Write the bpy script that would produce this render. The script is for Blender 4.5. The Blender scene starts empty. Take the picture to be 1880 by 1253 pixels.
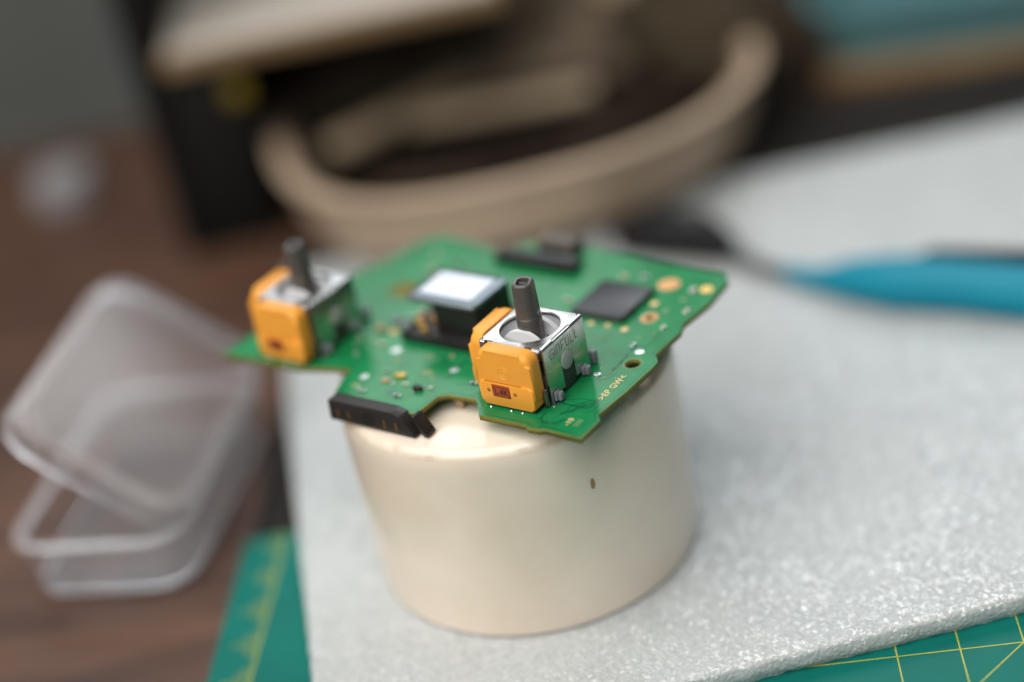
import bpy, bmesh, math, random
from mathutils import Vector, Matrix
S = 0.001                       # all shapes are written in millimetres
R = math.radians
sc = bpy.context.scene
col = sc.collection
random.seed(7)

# ------------------------------------------------------------------ camera
PITCH, ROLL = R(29.047), R(11.997)
fw = Vector((0, math.cos(PITCH), -math.sin(PITCH)))
U0 = Vector((0, math.sin(PITCH), math.cos(PITCH)))
X0 = Vector((1, 0, 0))
rt = math.cos(ROLL) * X0 - math.sin(ROLL) * U0
up = math.cos(ROLL) * U0 + math.sin(ROLL) * X0
cd = bpy.data.cameras.new('camera')
cd.sensor_width = 36.0
cd.lens = 3298.45 / 1880 * 36
cd.clip_start = 0.01
cd.clip_end = 20
cd.dof.use_dof = True
cd.dof.focus_distance = 0.2985
cd.dof.aperture_fstop = 3.1
cam = bpy.data.objects.new('camera', cd)
m = Matrix((rt, up, -fw)).transposed().to_4x4()
m.translation = Vector((2.4285, -280.868, 198.509)) * S
cam.matrix_world = m
col.objects.link(cam)
sc.camera = cam

# ------------------------------------------------------------------ world and lamps
w = bpy.data.worlds.new('World'); sc.world = w; w.use_nodes = True
bg = w.node_tree.nodes['Background']
bg.inputs[0].default_value = (0.80, 0.90, 1.0, 1); bg.inputs[1].default_value = 0.10

def area(name, loc, target, sx, sy, power, color):
    l = bpy.data.lights.new(name, 'AREA'); l.shape = 'RECTANGLE'
    l.size = sx; l.size_y = sy; l.energy = power; l.color = color
    o = bpy.data.objects.new(name, l); col.objects.link(o)
    o.location = loc
    d = Vector(target) - Vector(loc)
    o.rotation_euler = d.to_track_quat('-Z', 'Y').to_euler()
    return o
area('window_light', (-0.18, 0.70, 0.62), (-0.18, 0, 0.40), 0.54, 0.46, 1.7, (0.92, 0.97, 1.0))
area('window_light', (0.35, 0.70, 0.70), (0.25, 0, 0.40), 0.44, 0.40, 3.4, (0.92, 0.97, 1.0))
area('room_light', (-0.52, -0.48, 1.05), (0, 0.0, 0.0), 1.5, 1.5, 28.5, (1.0, 0.95, 0.89))

vs = sc.view_settings
vs.view_transform = 'Standard'; vs.look = 'None'; vs.exposure = 0.0; vs.gamma = 1.0
vs.use_curve_mapping = False

# ------------------------------------------------------------------ helpers
def tag(o, label=None, cat=None, group=None, kind=None):
    if label: o['label'] = label
    if cat: o['category'] = cat
    if group: o['group'] = group
    if kind: o['kind'] = kind
    return o

def empty(name, loc=(0, 0, 0), rz=0, parent=None):
    o = bpy.data.objects.new(name, None); col.objects.link(o)
    o.empty_display_size = 0.01
    o.location = Vector(loc) * S; o.rotation_euler = (0, 0, rz); o.parent = parent
    return o

def obj(name, bm, mat, parent=None, loc=(0, 0, 0), rot=(0, 0, 0), smooth=30):
    me = bpy.data.meshes.new(name)
    bmesh.ops.recalc_face_normals(bm, faces=bm.faces)
    bmesh.ops.scale(bm, vec=(S, S, S), verts=bm.verts)
    bm.to_mesh(me); bm.free()
    mats = mat if isinstance(mat, (list, tuple)) else [mat]
    for mm in mats: me.materials.append(mm)
    if smooth:
        me.shade_smooth(); me.set_sharp_from_angle(angle=R(smooth))
    o = bpy.data.objects.new(name, me); col.objects.link(o)
    o.parent = parent; o.location = Vector(loc) * S; o.rotation_euler = rot
    return o

def B(): return bmesh.new()

def box(bm, x0, x1, y0, y1, z0, z1, bev=0, seg=2, mi=0):
    vs_ = [bm.verts.new(p) for p in ((x0,y0,z0),(x1,y0,z0),(x1,y1,z0),(x0,y1,z0),(x0,y0,z1),(x1,y0,z1),(x1,y1,z1),(x0,y1,z1))]
    fs = [bm.faces.new([vs_[i] for i in f]) for f in ((0,3,2,1),(4,5,6,7),(0,1,5,4),(1,2,6,5),(2,3,7,6),(3,0,4,7))]
    for f in fs: f.material_index = mi
    if bev:
        es = list({e for f in fs for e in f.edges})
        bmesh.ops.bevel(bm, geom=es, offset=bev, segments=seg, profile=0.5, affect='EDGES', clamp_overlap=True)
    return bm

def prism(bm, pts, a0, a1, axis='z', bev=0, seg=2, mi=0):
    """extrude a polygon: axis z -> pts (x,y); x -> pts (y,z); y -> pts (x,z)"""
    def P(p, a):
        return (p[0], p[1], a) if axis == 'z' else ((a, p[0], p[1]) if axis == 'x' else (p[0], a, p[1]))
    lo = [bm.verts.new(P(p, a0)) for p in pts]; hi = [bm.verts.new(P(p, a1)) for p in pts]
    n = len(pts)
    fs = [bm.faces.new(lo[::-1]), bm.faces.new(hi)]
    for i in range(n):
        fs.append(bm.faces.new((lo[i], lo[(i+1) % n], hi[(i+1) % n], hi[i])))
    for f in fs: f.material_index = mi
    if bev:
        es = list({e for f in fs for e in f.edges})
        bmesh.ops.bevel(bm, geom=es, offset=bev, segments=seg, profile=0.5, affect='EDGES', clamp_overlap=True)
    return bm

def cyl(bm, c, r, z0, z1, n=24, axis='z', bev=0, r2=None):
    r2 = r if r2 is None else r2
    lo, hi = [], []
    for i in range(n):
        a = 2*math.pi*i/n; ca, sa = math.cos(a), math.sin(a)
        def P(rr, q):
            if axis == 'z': return (c[0]+rr*ca, c[1]+rr*sa, q)
            if axis == 'x': return (q, c[0]+rr*ca, c[1]+rr*sa)
            return (c[0]+rr*ca, q, c[1]+rr*sa)
        lo.append(bm.verts.new(P(r, z0))); hi.append(bm.verts.new(P(r2, z1)))
    fs = [bm.faces.new(lo[::-1]), bm.faces.new(hi)]
    top = list(fs[1].edges); bot = list(fs[0].edges)
    for i in range(n): bm.faces.new((lo[i], lo[(i+1) % n], hi[(i+1) % n], hi[i]))
    if bev: bmesh.ops.bevel(bm, geom=top+bot, offset=bev, segments=2, profile=0.5, affect='EDGES', clamp_overlap=True)
    return bm

def lathe(bm, prof, n=96, c=(0, 0)):
    rings = []
    for r, z in prof:
        if r < 1e-6: rings.append([bm.verts.new((c[0], c[1], z))])
        else: rings.append([bm.verts.new((c[0]+r*math.cos(2*math.pi*i/n), c[1]+r*math.sin(2*math.pi*i/n), z)) for i in range(n)])
    for a, b in zip(rings, rings[1:]):
        for i in range(n):
            j = (i+1) % n
            if len(a) == 1 and len(b) == 1: continue
            if len(a) == 1: bm.faces.new((a[0], b[i], b[j]))
            elif len(b) == 1: bm.faces.new((a[i], a[j], b[0]))
            else: bm.faces.new((a[i], a[j], b[j], b[i]))
    return bm

def rrect(hx, hy, r, n=8, cx=0, cy=0):
    pts = []
    for qx, qy, a0 in ((1, 1, 0), (-1, 1, 90), (-1, -1, 180), (1, -1, 270)):
        for k in range(n+1):
            a = R(a0 + 90*k/n)
            pts.append((cx+qx*(hx-r)+r*math.cos(a), cy+qy*(hy-r)+r*math.sin(a)))
    return pts

def loft(bm, loops, cap0=True, cap1=True, closed=False, mi=0):
    rings = [[bm.verts.new(p) for p in l] for l in loops]
    n = len(rings[0])
    prs = list(zip(rings, rings[1:]))
    if closed: prs.append((rings[-1], rings[0]))
    for a, b in prs:
        for i in range(n):
            j = (i+1) % n
            f = bm.faces.new((a[i], a[j], b[j], b[i])); f.material_index = mi
    if not closed:
        if cap0: bm.faces.new(rings[0][::-1]).material_index = mi
        if cap1: bm.faces.new(rings[-1]).material_index = mi
    return bm

def ribbon(bm, pts, wd, z, closed=False):
    n = len(pts)
    L, Rr = [], []
    for i, p in enumerate(pts):
        p = Vector(p)
        a = Vector(pts[i-1]) if (i > 0 or closed) else None
        b = Vector(pts[(i+1) % n]) if (i < n-1 or closed) else None
        d1 = (p-a).normalized() if a is not None else (b-p).normalized()
        d2 = (b-p).normalized() if b is not None else d1
        t = (d1+d2); t = t.normalized() if t.length > 1e-6 else d1
        k = 1/max(0.5, t.dot(d1))
        nn = Vector((-t.y, t.x))*wd/2*k
        L.append(bm.verts.new((p.x+nn.x, p.y+nn.y, z))); Rr.append(bm.verts.new((p.x-nn.x, p.y-nn.y, z)))
    for i in range(n if closed else n-1):
        j = (i+1) % n
        bm.faces.new((Rr[i], Rr[j], L[j], L[i]))
    return bm

def disc(bm, x, y, r, z, n=10):
    return bm.faces.new([bm.verts.new((x+r*math.cos(2*math.pi*i/n), y+r*math.sin(2*math.pi*i/n), z)) for i in range(n)])

def ring(bm, x, y, r0, r1, z0, z1, n=32, sx=1.0):
    def L(r, z): return [(x+sx*r*math.cos(2*math.pi*i/n), y+r*math.sin(2*math.pi*i/n), z) for i in range(n)]
    return loft(bm, [L(r0, z0), L(r1, z0), L(r1, z1), L(r0, z1)], closed=True)

def text_bm(body, size, depth=0.0, sx=1.0, space=1.0, bold=0.0):
    cu = bpy.data.curves.new('t', 'FONT'); cu.body = body; cu.size = size
    cu.align_x = 'CENTER'; cu.align_y = 'CENTER'; cu.space_character = space
    cu.extrude = depth; cu.offset = bold; cu.resolution_u = 3
    o = bpy.data.objects.new('t', cu); col.objects.link(o)
    bpy.context.view_layer.update()
    me = bpy.data.meshes.new_from_object(o.evaluated_get(bpy.context.evaluated_depsgraph_get()))
    bpy.data.objects.remove(o); bpy.data.curves.remove(cu)
    bm = B(); bm.from_mesh(me); bpy.data.meshes.remove(me)
    if sx != 1: bmesh.ops.scale(bm, vec=(sx, 1, 1), verts=bm.verts)
    return bm

def plate_with_holes(outline, holes, z0, z1):
    """flat board: outer polygon and round holes, as a filled 2D curve"""
    cu = bpy.data.curves.new('p', 'CURVE'); cu.dimensions = '2D'; cu.fill_mode = 'BOTH'
    cu.extrude = (z1-z0)/2
    for pts in [outline] + holes:
        s = cu.splines.new('POLY'); s.points.add(len(pts)-1); s.use_cyclic_u = True
        for q, p in zip(s.points, pts): q.co = (p[0], p[1], 0, 1)
    o = bpy.data.objects.new('p', cu); col.objects.link(o)
    bpy.context.view_layer.update()
    me = bpy.data.meshes.new_from_object(o.evaluated_get(bpy.context.evaluated_depsgraph_get()))
    bpy.data.objects.remove(o); bpy.data.curves.remove(cu)
    bm = B(); bm.from_mesh(me); bpy.data.meshes.remove(me)
    bmesh.ops.remove_doubles(bm, verts=bm.verts, dist=1e-4)
    bmesh.ops.translate(bm, vec=(0, 0, (z0+z1)/2), verts=bm.verts)
    return bm

# ------------------------------------------------------------------ materials
def mat(name, color, rough=0.5, metal=0.0, spec=0.5, coat=0.0, coat_rough=0.1, noise=None, bump=None,
        trans=0.0, ior=1.45, sss=0.0, rough_var=None, emit=None):
    """noise: (scale, amount, second colour); bump: (scale, strength, distance in mm)"""
    mm = bpy.data.materials.new(name); mm.use_nodes = True
    nt = mm.node_tree; b = nt.nodes['Principled BSDF']; N = nt.nodes.new; L = nt.links.new
    b.inputs['Base Color'].default_value = (*color, 1)
    b.inputs['Roughness'].default_value = rough; b.inputs['Metallic'].default_value = metal
    b.inputs['Specular IOR Level'].default_value = spec; b.inputs['IOR'].default_value = ior
    b.inputs['Coat Weight'].default_value = coat; b.inputs['Coat Roughness'].default_value = coat_rough
    b.inputs['Transmission Weight'].default_value = trans
    if sss:
        b.inputs['Subsurface Weight'].default_value = sss
        b.inputs['Subsurface Radius'].default_value = (1, 0.75, 0.5); b.inputs['Subsurface Scale'].default_value = 0.003
    tc = N('ShaderNodeTexCoord')
    if noise:
        t = N('ShaderNodeTexNoise'); t.inputs['Scale'].default_value = noise[0]; t.inputs['Detail'].default_value = 5
        L(tc.outputs['Object'], t.inputs['Vector'])
        r = N('ShaderNodeValToRGB'); r.color_ramp.elements[0].position = 0.35; r.color_ramp.elements[1].position = 0.68
        L(t.outputs['Fac'], r.inputs['Fac'])
        mx = N('ShaderNodeMix'); mx.data_type = 'RGBA'
        ml = N('ShaderNodeMath'); ml.operation = 'MULTIPLY'; ml.inputs[1].default_value = noise[1]
        L(r.outputs['Color'], ml.inputs[0]); L(ml.outputs[0], mx.inputs['Factor'])
        mx.inputs['A'].default_value = (*color, 1); mx.inputs['B'].default_value = (*noise[2], 1)
        L(mx.outputs['Result'], b.inputs['Base Color'])
    if rough_var:
        t2 = N('ShaderNodeTexNoise'); t2.inputs['Scale'].default_value = rough_var[0]; t2.inputs['Detail'].default_value = 6
        L(tc.outputs['Object'], t2.inputs['Vector'])
        mr = N('ShaderNodeMapRange'); mr.inputs['From Min'].default_value = 0.3; mr.inputs['From Max'].default_value = 0.7
        mr.inputs['To Min'].default_value = rough_var[1]; mr.inputs['To Max'].default_value = rough_var[2]
        L(t2.outputs['Fac'], mr.inputs['Value']); L(mr.outputs['Result'], b.inputs['Roughness'])
    if bump:
        t3 = N('ShaderNodeTexNoise'); t3.inputs['Scale'].default_value = bump[0]; t3.inputs['Detail'].default_value = 4
        L(tc.outputs['Object'], t3.inputs['Vector'])
        bp = N('ShaderNodeBump'); bp.inputs['Strength'].default_value = bump[1]; bp.inputs['Distance'].default_value = bump[2]*S
        L(t3.outputs['Fac'], bp.inputs['Height']); L(bp.outputs['Normal'], b.inputs['Normal'])
    return mm

M = {}
M['mask'] = mat('solder_mask_green', (0.007, 0.175, 0.052), 0.14, spec=0.36, noise=(140, 0.8, (0.016, 0.25, 0.085)), bump=(900, 0.05, 0.05))
M['mask_dark'] = mat('solder_mask_trench', (0.002, 0.075, 0.045), 0.25, coat=0.3)
M['mask_light'] = mat('solder_mask_over_copper', (0.02, 0.30, 0.15), 0.25, coat=0.3)
M['fr4'] = mat('fibreglass_edge', (0.20, 0.16, 0.02), 0.6, noise=(1500, 0.7, (0.10, 0.10, 0.012)), bump=(3000, 0.3, 0.05))
M['gold'] = mat('gold_pad', (0.80, 0.50, 0.14), 0.3, metal=0.9, bump=(2500, 0.15, 0.05))
M['copper'] = mat('copper_pad', (0.72, 0.38, 0.18), 0.45, metal=0.5, noise=(900, 0.6, (0.5, 0.22, 0.09)))
M['silk'] = mat('tan_print', (0.85, 0.60, 0.30), 0.6, spec=0.2)
M['silk_faint'] = mat('worn_tan_print', (0.17, 0.27, 0.13), 0.6)
M['solder'] = mat('solder', (0.80, 0.80, 0.80), 0.16, metal=1.0, bump=(1200, 0.2, 0.08))
M['solder_dot'] = mat('smooth_solder', (0.86, 0.86, 0.86), 0.28, metal=1.0)
M['steel'] = mat('stamped_steel', (0.66, 0.655, 0.64), 0.25, metal=1.0, noise=(420, 0.7, (0.42, 0.41, 0.39)), rough_var=(400, 0.15, 0.38), bump=(700, 0.06, 0.08))
M['steel_dark'] = mat('dark_steel', (0.30, 0.27, 0.23), 0.35, metal=1.0)
M['engrave'] = mat('laser_engraving', (0.10, 0.10, 0.09), 0.7)
M['orange'] = mat('orange_plastic', (0.88, 0.385, 0.050), 0.34, spec=0.45, noise=(160, 0.35, (0.82, 0.31, 0.040)), bump=(1800, 0.06, 0.05))
M['hole'] = mat('orange_recess', (0.36, 0.14, 0.02), 0.6)
M['redlabel'] = mat('red_brown_label', (0.34, 0.055, 0.015), 0.35, noise=(700, 0.5, (0.42, 0.09, 0.02)))
M['ink'] = mat('black_ink', (0.012, 0.01, 0.01), 0.6)
M['stick'] = mat('grey_brown_shaft', (0.080, 0.072, 0.066), 0.3, spec=0.55, noise=(900, 0.5, (0.11, 0.098, 0.088)), bump=(1500, 0.08, 0.06))
M['white_pl'] = mat('milky_white_plastic', (0.74, 0.76, 0.78), 0.35)
M['grey_pl'] = mat('light_grey_plastic', (0.46, 0.47, 0.46), 0.4)
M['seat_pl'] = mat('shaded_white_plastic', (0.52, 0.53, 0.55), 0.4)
M['pin_pl'] = mat('blue_grey_plastic', (0.20, 0.21, 0.235), 0.32)
M['dark_pl'] = mat('dark_grey_plastic', (0.045, 0.05, 0.05), 0.45)
M['black_pl'] = mat('black_plastic', (0.012, 0.011, 0.011), 0.38, bump=(1500, 0.08, 0.05))
M['chip'] = mat('chip_epoxy', (0.035, 0.036, 0.042), 0.42, spec=0.6, bump=(2500, 0.1, 0.03))
M['shield'] = mat('polished_shield_metal', (0.70, 0.72, 0.75), 0.22, metal=1.0, noise=(300, 0.4, (0.60, 0.62, 0.65)))
M['shield_edge'] = mat('shield_rim_metal', (0.22, 0.25, 0.28), 0.35, metal=1.0)
M['blue_black'] = mat('blue_black_rim', (0.01, 0.05, 0.065), 0.25)
M['dark_tan'] = mat('dull_tan_plastic', (0.10, 0.085, 0.072), 0.6)
M['conn_pl'] = mat('dark_connector_plastic', (0.021, 0.019, 0.018), 0.45, bump=(1500, 0.1, 0.05))
M['dull_contact'] = mat('tarnished_contact', (0.16, 0.085, 0.03), 0.5, metal=0.3)
M['tan_comp'] = mat('tan_ceramic', (0.42, 0.28, 0.18), 0.5)
M['wood_edge'] = mat('orange_brown_wood', (0.25, 0.165, 0.085), 0.6, spec=0.3, noise=(60, 0.6, (0.17, 0.105, 0.05)))
M['board_top'] = mat('pale_laminate', (0.50, 0.46, 0.41), 0.5, noise=(40, 0.4, (0.42, 0.38, 0.33)))
M['shelf'] = mat('black_shelf_paint', (0.007, 0.0075, 0.007), 0.6, spec=0.12, noise=(30, 0.6, (0.016, 0.015, 0.013)))
M['bowl'] = mat('beige_bowl_plastic', (0.47, 0.36, 0.26), 0.5, spec=0.3, noise=(30, 0.6, (0.33, 0.245, 0.17)))
M['bowl_in'] = mat('shaded_bowl_inside', (0.17, 0.125, 0.085), 0.55, noise=(40, 0.6, (0.10, 0.07, 0.045)))  # bowl beige darkened: the shade inside is put into the colour
M['added_lump'] = mat('olive_brown_shade', (0.050, 0.038, 0.024), 0.85, spec=0.15, noise=(50, 0.6, (0.03, 0.021, 0.014)))  # dark tone of the lump that stands in for shade on the rim
M['added_lump_tan'] = mat('dull_tan_cover', (0.115, 0.09, 0.062), 0.85, spec=0.15, noise=(40, 0.6, (0.075, 0.056, 0.04)))  # dull tone of the lump added over the bright far rim
M['kraft'] = mat('kraft_card', (0.24, 0.19, 0.135), 0.7, spec=0.2, noise=(60, 0.5, (0.17, 0.13, 0.09)))
M['pale_wood'] = mat('pale_wood', (0.52, 0.42, 0.29), 0.55, noise=(120, 0.5, (0.42, 0.32, 0.21)))
M['brown_bits'] = mat('dark_brown_bits', (0.03, 0.02, 0.015), 0.8, spec=0.1, noise=(100, 0.6, (0.05, 0.035, 0.026)))
M['teal'] = mat('teal_plastic', (0.11, 0.25, 0.275), 0.45, noise=(20, 0.4, (0.09, 0.20, 0.22)))
M['yellow_dim'] = mat('yellow_plastic', (0.16, 0.115, 0.006), 0.5)
M['tool_black'] = mat('black_rubber', (0.008, 0.008, 0.009), 0.6, spec=0.25)
M['blue'] = mat('blue_grip_rubber', (0.0, 0.225, 0.325), 0.5, spec=0.3, noise=(90, 0.5, (0.0, 0.19, 0.29)))
M['matline'] = mat('yellow_print', (0.48, 0.46, 0.05), 0.5, noise=(2600, 0.7, (0.20, 0.30, 0.06)))
M['desk_mat'] = mat('dark_grey_rubber', (0.020, 0.018, 0.017), 0.8, spec=0.15, noise=(400, 0.6, (0.03, 0.029, 0.028)))
M['wall'] = mat('grey_wall_paint', (0.125, 0.143, 0.138), 0.85, noise=(11, 0.85, (0.065, 0.068, 0.064)))
M['white_cap'] = mat('frosted_white_plastic', (0.26, 0.26, 0.275), 0.5)

# green self-healing mat with faint wear
M['cut'] = mat('green_mat_vinyl', (0.0, 0.130, 0.108), 0.55, spec=0.25, noise=(70, 0.6, (0.0, 0.165, 0.132)), bump=(2500, 0.15, 0.05))

def wood_mat():
    mm = bpy.data.materials.new('dark_wood_table'); mm.use_nodes = True
    nt = mm.node_tree; b = nt.nodes['Principled BSDF']; N = nt.nodes.new; L = nt.links.new
    tc = N('ShaderNodeTexCoord'); mp = N('ShaderNodeMapping'); mp.inputs['Scale'].default_value = (12, 90, 12)
    mp.inputs['Rotation'].default_value = (0, 0, R(-6))
    L(tc.outputs['Object'], mp.inputs['Vector'])
    t = N('ShaderNodeTexNoise'); t.inputs['Scale'].default_value = 1.0; t.inputs['Detail'].default_value = 7; t.inputs['Distortion'].default_value = 0.6
    L(mp.outputs['Vector'], t.inputs['Vector'])
    r = N('ShaderNodeValToRGB')
    r.color_ramp.elements[0].position = 0.3; r.color_ramp.elements[0].color = (0.040, 0.020, 0.013, 1)
    r.color_ramp.elements[1].position = 0.72; r.color_ramp.elements[1].color = (0.135, 0.066, 0.042, 1)
    L(t.outputs['Fac'], r.inputs['Fac']); L(r.outputs['Color'], b.inputs['Base Color'])
    b.inputs['Roughness'].default_value = 0.5
    bp = N('ShaderNodeBump'); bp.inputs['Strength'].default_value = 0.2; bp.inputs['Distance'].default_value = 0.0003
    L(t.outputs['Fac'], bp.inputs['Height']); L(bp.outputs['Normal'], b.inputs['Normal'])
    return mm
M['wood'] = wood_mat()

def foam_mat():
    mm = bpy.data.materials.new('white_cell_foam'); mm.use_nodes = True
    nt = mm.node_tree; b = nt.nodes['Principled BSDF']; N = nt.nodes.new; L = nt.links.new
    tc = N('ShaderNodeTexCoord')
    v = N('ShaderNodeTexVoronoi'); v.feature = 'SMOOTH_F1'; v.inputs['Scale'].default_value = 1150; v.inputs['Smoothness'].default_value = 0.25
    v2 = N('ShaderNodeTexVoronoi'); v2.feature = 'F1'; v2.inputs['Scale'].default_value = 2100
    n = N('ShaderNodeTexNoise'); n.inputs['Scale'].default_value = 220; n.inputs['Detail'].default_value = 5
    for t in (v, v2, n): L(tc.outputs['Object'], t.inputs['Vector'])
    a = N('ShaderNodeMath'); a.operation = 'MULTIPLY_ADD'; a.inputs[1].default_value = 0.5
    L(v2.outputs['Distance'], a.inputs[0]); L(v.outputs['Distance'], a.inputs[2])
    a2 = N('ShaderNodeMath'); a2.operation = 'MULTIPLY_ADD'; a2.inputs[1].default_value = -0.25
    L(n.outputs['Fac'], a2.inputs[0]); L(a.outputs[0], a2.inputs[2])
    bp = N('ShaderNodeBump'); bp.invert = True; bp.inputs['Strength'].default_value = 0.4; bp.inputs['Distance'].default_value = 0.0003
    L(a2.outputs[0], bp.inputs['Height']); L(bp.outputs['Normal'], b.inputs['Normal'])
    # the skins of the cells: small facets that each catch the light on their own
    fc = N('ShaderNodeTexVoronoi'); fc.feature = 'F1'; fc.inputs['Scale'].default_value = 1500; L(tc.outputs['Object'], fc.inputs['Vector'])
    sb = N('ShaderNodeVectorMath'); sb.operation = 'SUBTRACT'; sb.inputs[1].default_value = (0.5, 0.5, 0.5); L(fc.outputs['Color'], sb.inputs[0])
    sx_ = N('ShaderNodeVectorMath'); sx_.operation = 'SCALE'; sx_.inputs['Scale'].default_value = 1.0; L(sb.outputs['Vector'], sx_.inputs[0])
    ad = N('ShaderNodeVectorMath'); ad.operation = 'ADD'; L(bp.outputs['Normal'], ad.inputs[0]); L(sx_.outputs['Vector'], ad.inputs[1])
    nm = N('ShaderNodeVectorMath'); nm.operation = 'NORMALIZE'; L(ad.outputs['Vector'], nm.inputs[0]); L(nm.outputs['Vector'], b.inputs['Coat Normal'])
    pn = N('ShaderNodeTexNoise'); pn.inputs['Scale'].default_value = 38; pn.inputs['Detail'].default_value = 4; L(tc.outputs['Object'], pn.inputs['Vector'])
    pm = N('ShaderNodeMapRange'); pm.inputs['From Min'].default_value = 0.38; pm.inputs['From Max'].default_value = 0.62; pm.inputs['To Min'].default_value = 0.45; pm.inputs['To Max'].default_value = 1.0
    L(pn.outputs['Fac'], pm.inputs['Value']); L(pm.outputs['Result'], b.inputs['Coat Weight'])
    b.inputs['Coat Roughness'].default_value = 0.10; b.inputs['Coat IOR'].default_value = 1.9
    r = N('ShaderNodeValToRGB')
    r.color_ramp.elements[0].position = 0.0; r.color_ramp.elements[0].color = (0.545, 0.575, 0.585, 1)
    r.color_ramp.elements[1].position = 0.9; r.color_ramp.elements[1].color = (0.455, 0.49, 0.50, 1)
    L(v.outputs['Distance'], r.inputs['Fac']); L(r.outputs['Color'], b.inputs['Base Color'])
    b.inputs['Roughness'].default_value = 0.6; b.inputs['Specular IOR Level'].default_value = 0.3
    return mm
M['foam'] = foam_mat()

def cup_mat():
    mm = mat('cream_plastic', (0.70, 0.585, 0.45), 0.3, spec=0.5, coat=0.5, coat_rough=0.07, bump=(120, 0.05, 0.2), sss=0.35)
    nt = mm.node_tree; b = nt.nodes['Principled BSDF']; N = nt.nodes.new; L = nt.links.new
    tc = N('ShaderNodeTexCoord')
    n = N('ShaderNodeTexNoise'); n.inputs['Scale'].default_value = 45; n.inputs['Detail'].default_value = 6
    n2 = N('ShaderNodeTexNoise'); n2.inputs['Scale'].default_value = 260; n2.inputs['Detail'].default_value = 3
    for t in (n, n2): L(tc.outputs['Object'], t.inputs['Vector'])
    r = N('ShaderNodeValToRGB')
    r.color_ramp.elements[0].position = 0.30; r.color_ramp.elements[0].color = (0.76, 0.65, 0.52, 1)
    r.color_ramp.elements[1].position = 0.62; r.color_ramp.elements[1].color = (0.85, 0.755, 0.64, 1)
    L(n.outputs['Fac'], r.inputs['Fac'])
    r2 = N('ShaderNodeValToRGB')
    r2.color_ramp.elements[0].position = 0.735; r2.color_ramp.elements[0].color = (0, 0, 0, 1)
    r2.color_ramp.elements[1].position = 0.80; r2.color_ramp.elements[1].color = (0.7, 0.7, 0.7, 1)
    L(n2.outputs['Fac'], r2.inputs['Fac'])
    mx = N('ShaderNodeMix'); mx.data_type = 'RGBA'; mx.inputs['B'].default_value = (0.30, 0.19, 0.09, 1)
    L(r2.outputs['Color'], mx.inputs['Factor']); L(r.outputs['Color'], mx.inputs['A'])
    # grime that has settled in a ring round the shoulder, patchy
    sp = N('ShaderNodeSeparateXYZ'); L(tc.outputs['Object'], sp.inputs[0])
    d1 = N('ShaderNodeMath'); d1.operation = 'SUBTRACT'; d1.inputs[1].default_value = 0.0388; L(sp.outputs['Z'], d1.inputs[0])
    d2 = N('ShaderNodeMath'); d2.operation = 'ABSOLUTE'; L(d1.outputs[0], d2.inputs[0])
    mr = N('ShaderNodeMapRange'); mr.inputs['From Min'].default_value = 0.0; mr.inputs['From Max'].default_value = 0.0011; mr.inputs['To Min'].default_value = 1; mr.inputs['To Max'].default_value = 0
    L(d2.outputs[0], mr.inputs['Value'])
    n3 = N('ShaderNodeTexNoise'); n3.inputs['Scale'].default_value = 150; n3.inputs['Detail'].default_value = 5; L(tc.outputs['Object'], n3.inputs['Vector'])
    r3 = N('ShaderNodeMapRange'); r3.inputs['From Min'].default_value = 0.42; r3.inputs['From Max'].default_value = 0.62; r3.inputs['To Max'].default_value = 0.55
    L(n3.outputs['Fac'], r3.inputs['Value'])
    mu = N('ShaderNodeMath'); mu.operation = 'MULTIPLY'; L(mr.outputs['Result'], mu.inputs[0]); L(r3.outputs['Result'], mu.inputs[1])
    mx2 = N('ShaderNodeMix'); mx2.data_type = 'RGBA'; mx2.inputs['B'].default_value = (0.34, 0.20, 0.09, 1)
    L(mu.outputs[0], mx2.inputs['Factor']); L(mx.outputs['Result'], mx2.inputs['A']); L(mx2.outputs['Result'], b.inputs['Base Color'])
    return mm
M['cup'] = cup_mat()
M['stain'] = mat('brown_stain', (0.36, 0.22, 0.09), 0.4)

def clear_mat(name, milk):
    mm = bpy.data.materials.new(name); mm.use_nodes = True
    nt = mm.node_tree; N = nt.nodes.new; L = nt.links.new
    b = nt.nodes['Principled BSDF']; out = nt.nodes['Material Output']
    b.inputs['Base Color'].default_value = (0.95, 0.95, 0.97, 1); b.inputs['Roughness'].default_value = 0.08
    b.inputs['Transmission Weight'].default_value = 1.0; b.inputs['IOR'].default_value = 1.25
    d = N('ShaderNodeBsdfDiffuse'); d.inputs['Color'].default_value = (0.74, 0.71, 0.72, 1)
    mx = N('ShaderNodeMixShader'); mx.inputs[0].default_value = milk
    L(b.outputs[0], mx.inputs[1]); L(d.outputs[0], mx.inputs[2]); L(mx.outputs[0], out.inputs['Surface'])
    return mm
M['clear'] = clear_mat('clear_plastic', 0.07)
M['clear_rim'] = clear_mat('bright_rim_plastic', 0.22)  # whiter mix paints in the light that thick rims catch

# ------------------------------------------------------------------ setting
TZ = -6.0                                        # table top; the foam's top is z = 0
bm = B(); box(bm, -420, 420, -330, 288, TZ-30, TZ, 2)
tag(obj('table', bm, M['wood']), kind='structure')
bm = B()
for q in ((-900, 900, 290, 305, -300, 165), (-900, -420, 290, 305, 165, 700), (480, 900, 290, 305, 165, 700), (-900, 900, 290, 305, 700, 900)): box(bm, *q)
tag(obj('wall', bm, M['wall'], smooth=0), kind='structure')

# dark rubber desk mat behind the cutting mat
bm = B(); prism(bm, [(-57.5, 27.2), (210, 3), (210, 183), (-42, 183)], TZ+0.02, -4.1, bev=0.5)
tag(obj('desk_mat', bm, M['desk_mat']), 'thin dark grey rubber mat lying under the far part of the white foam', 'mat')

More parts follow.
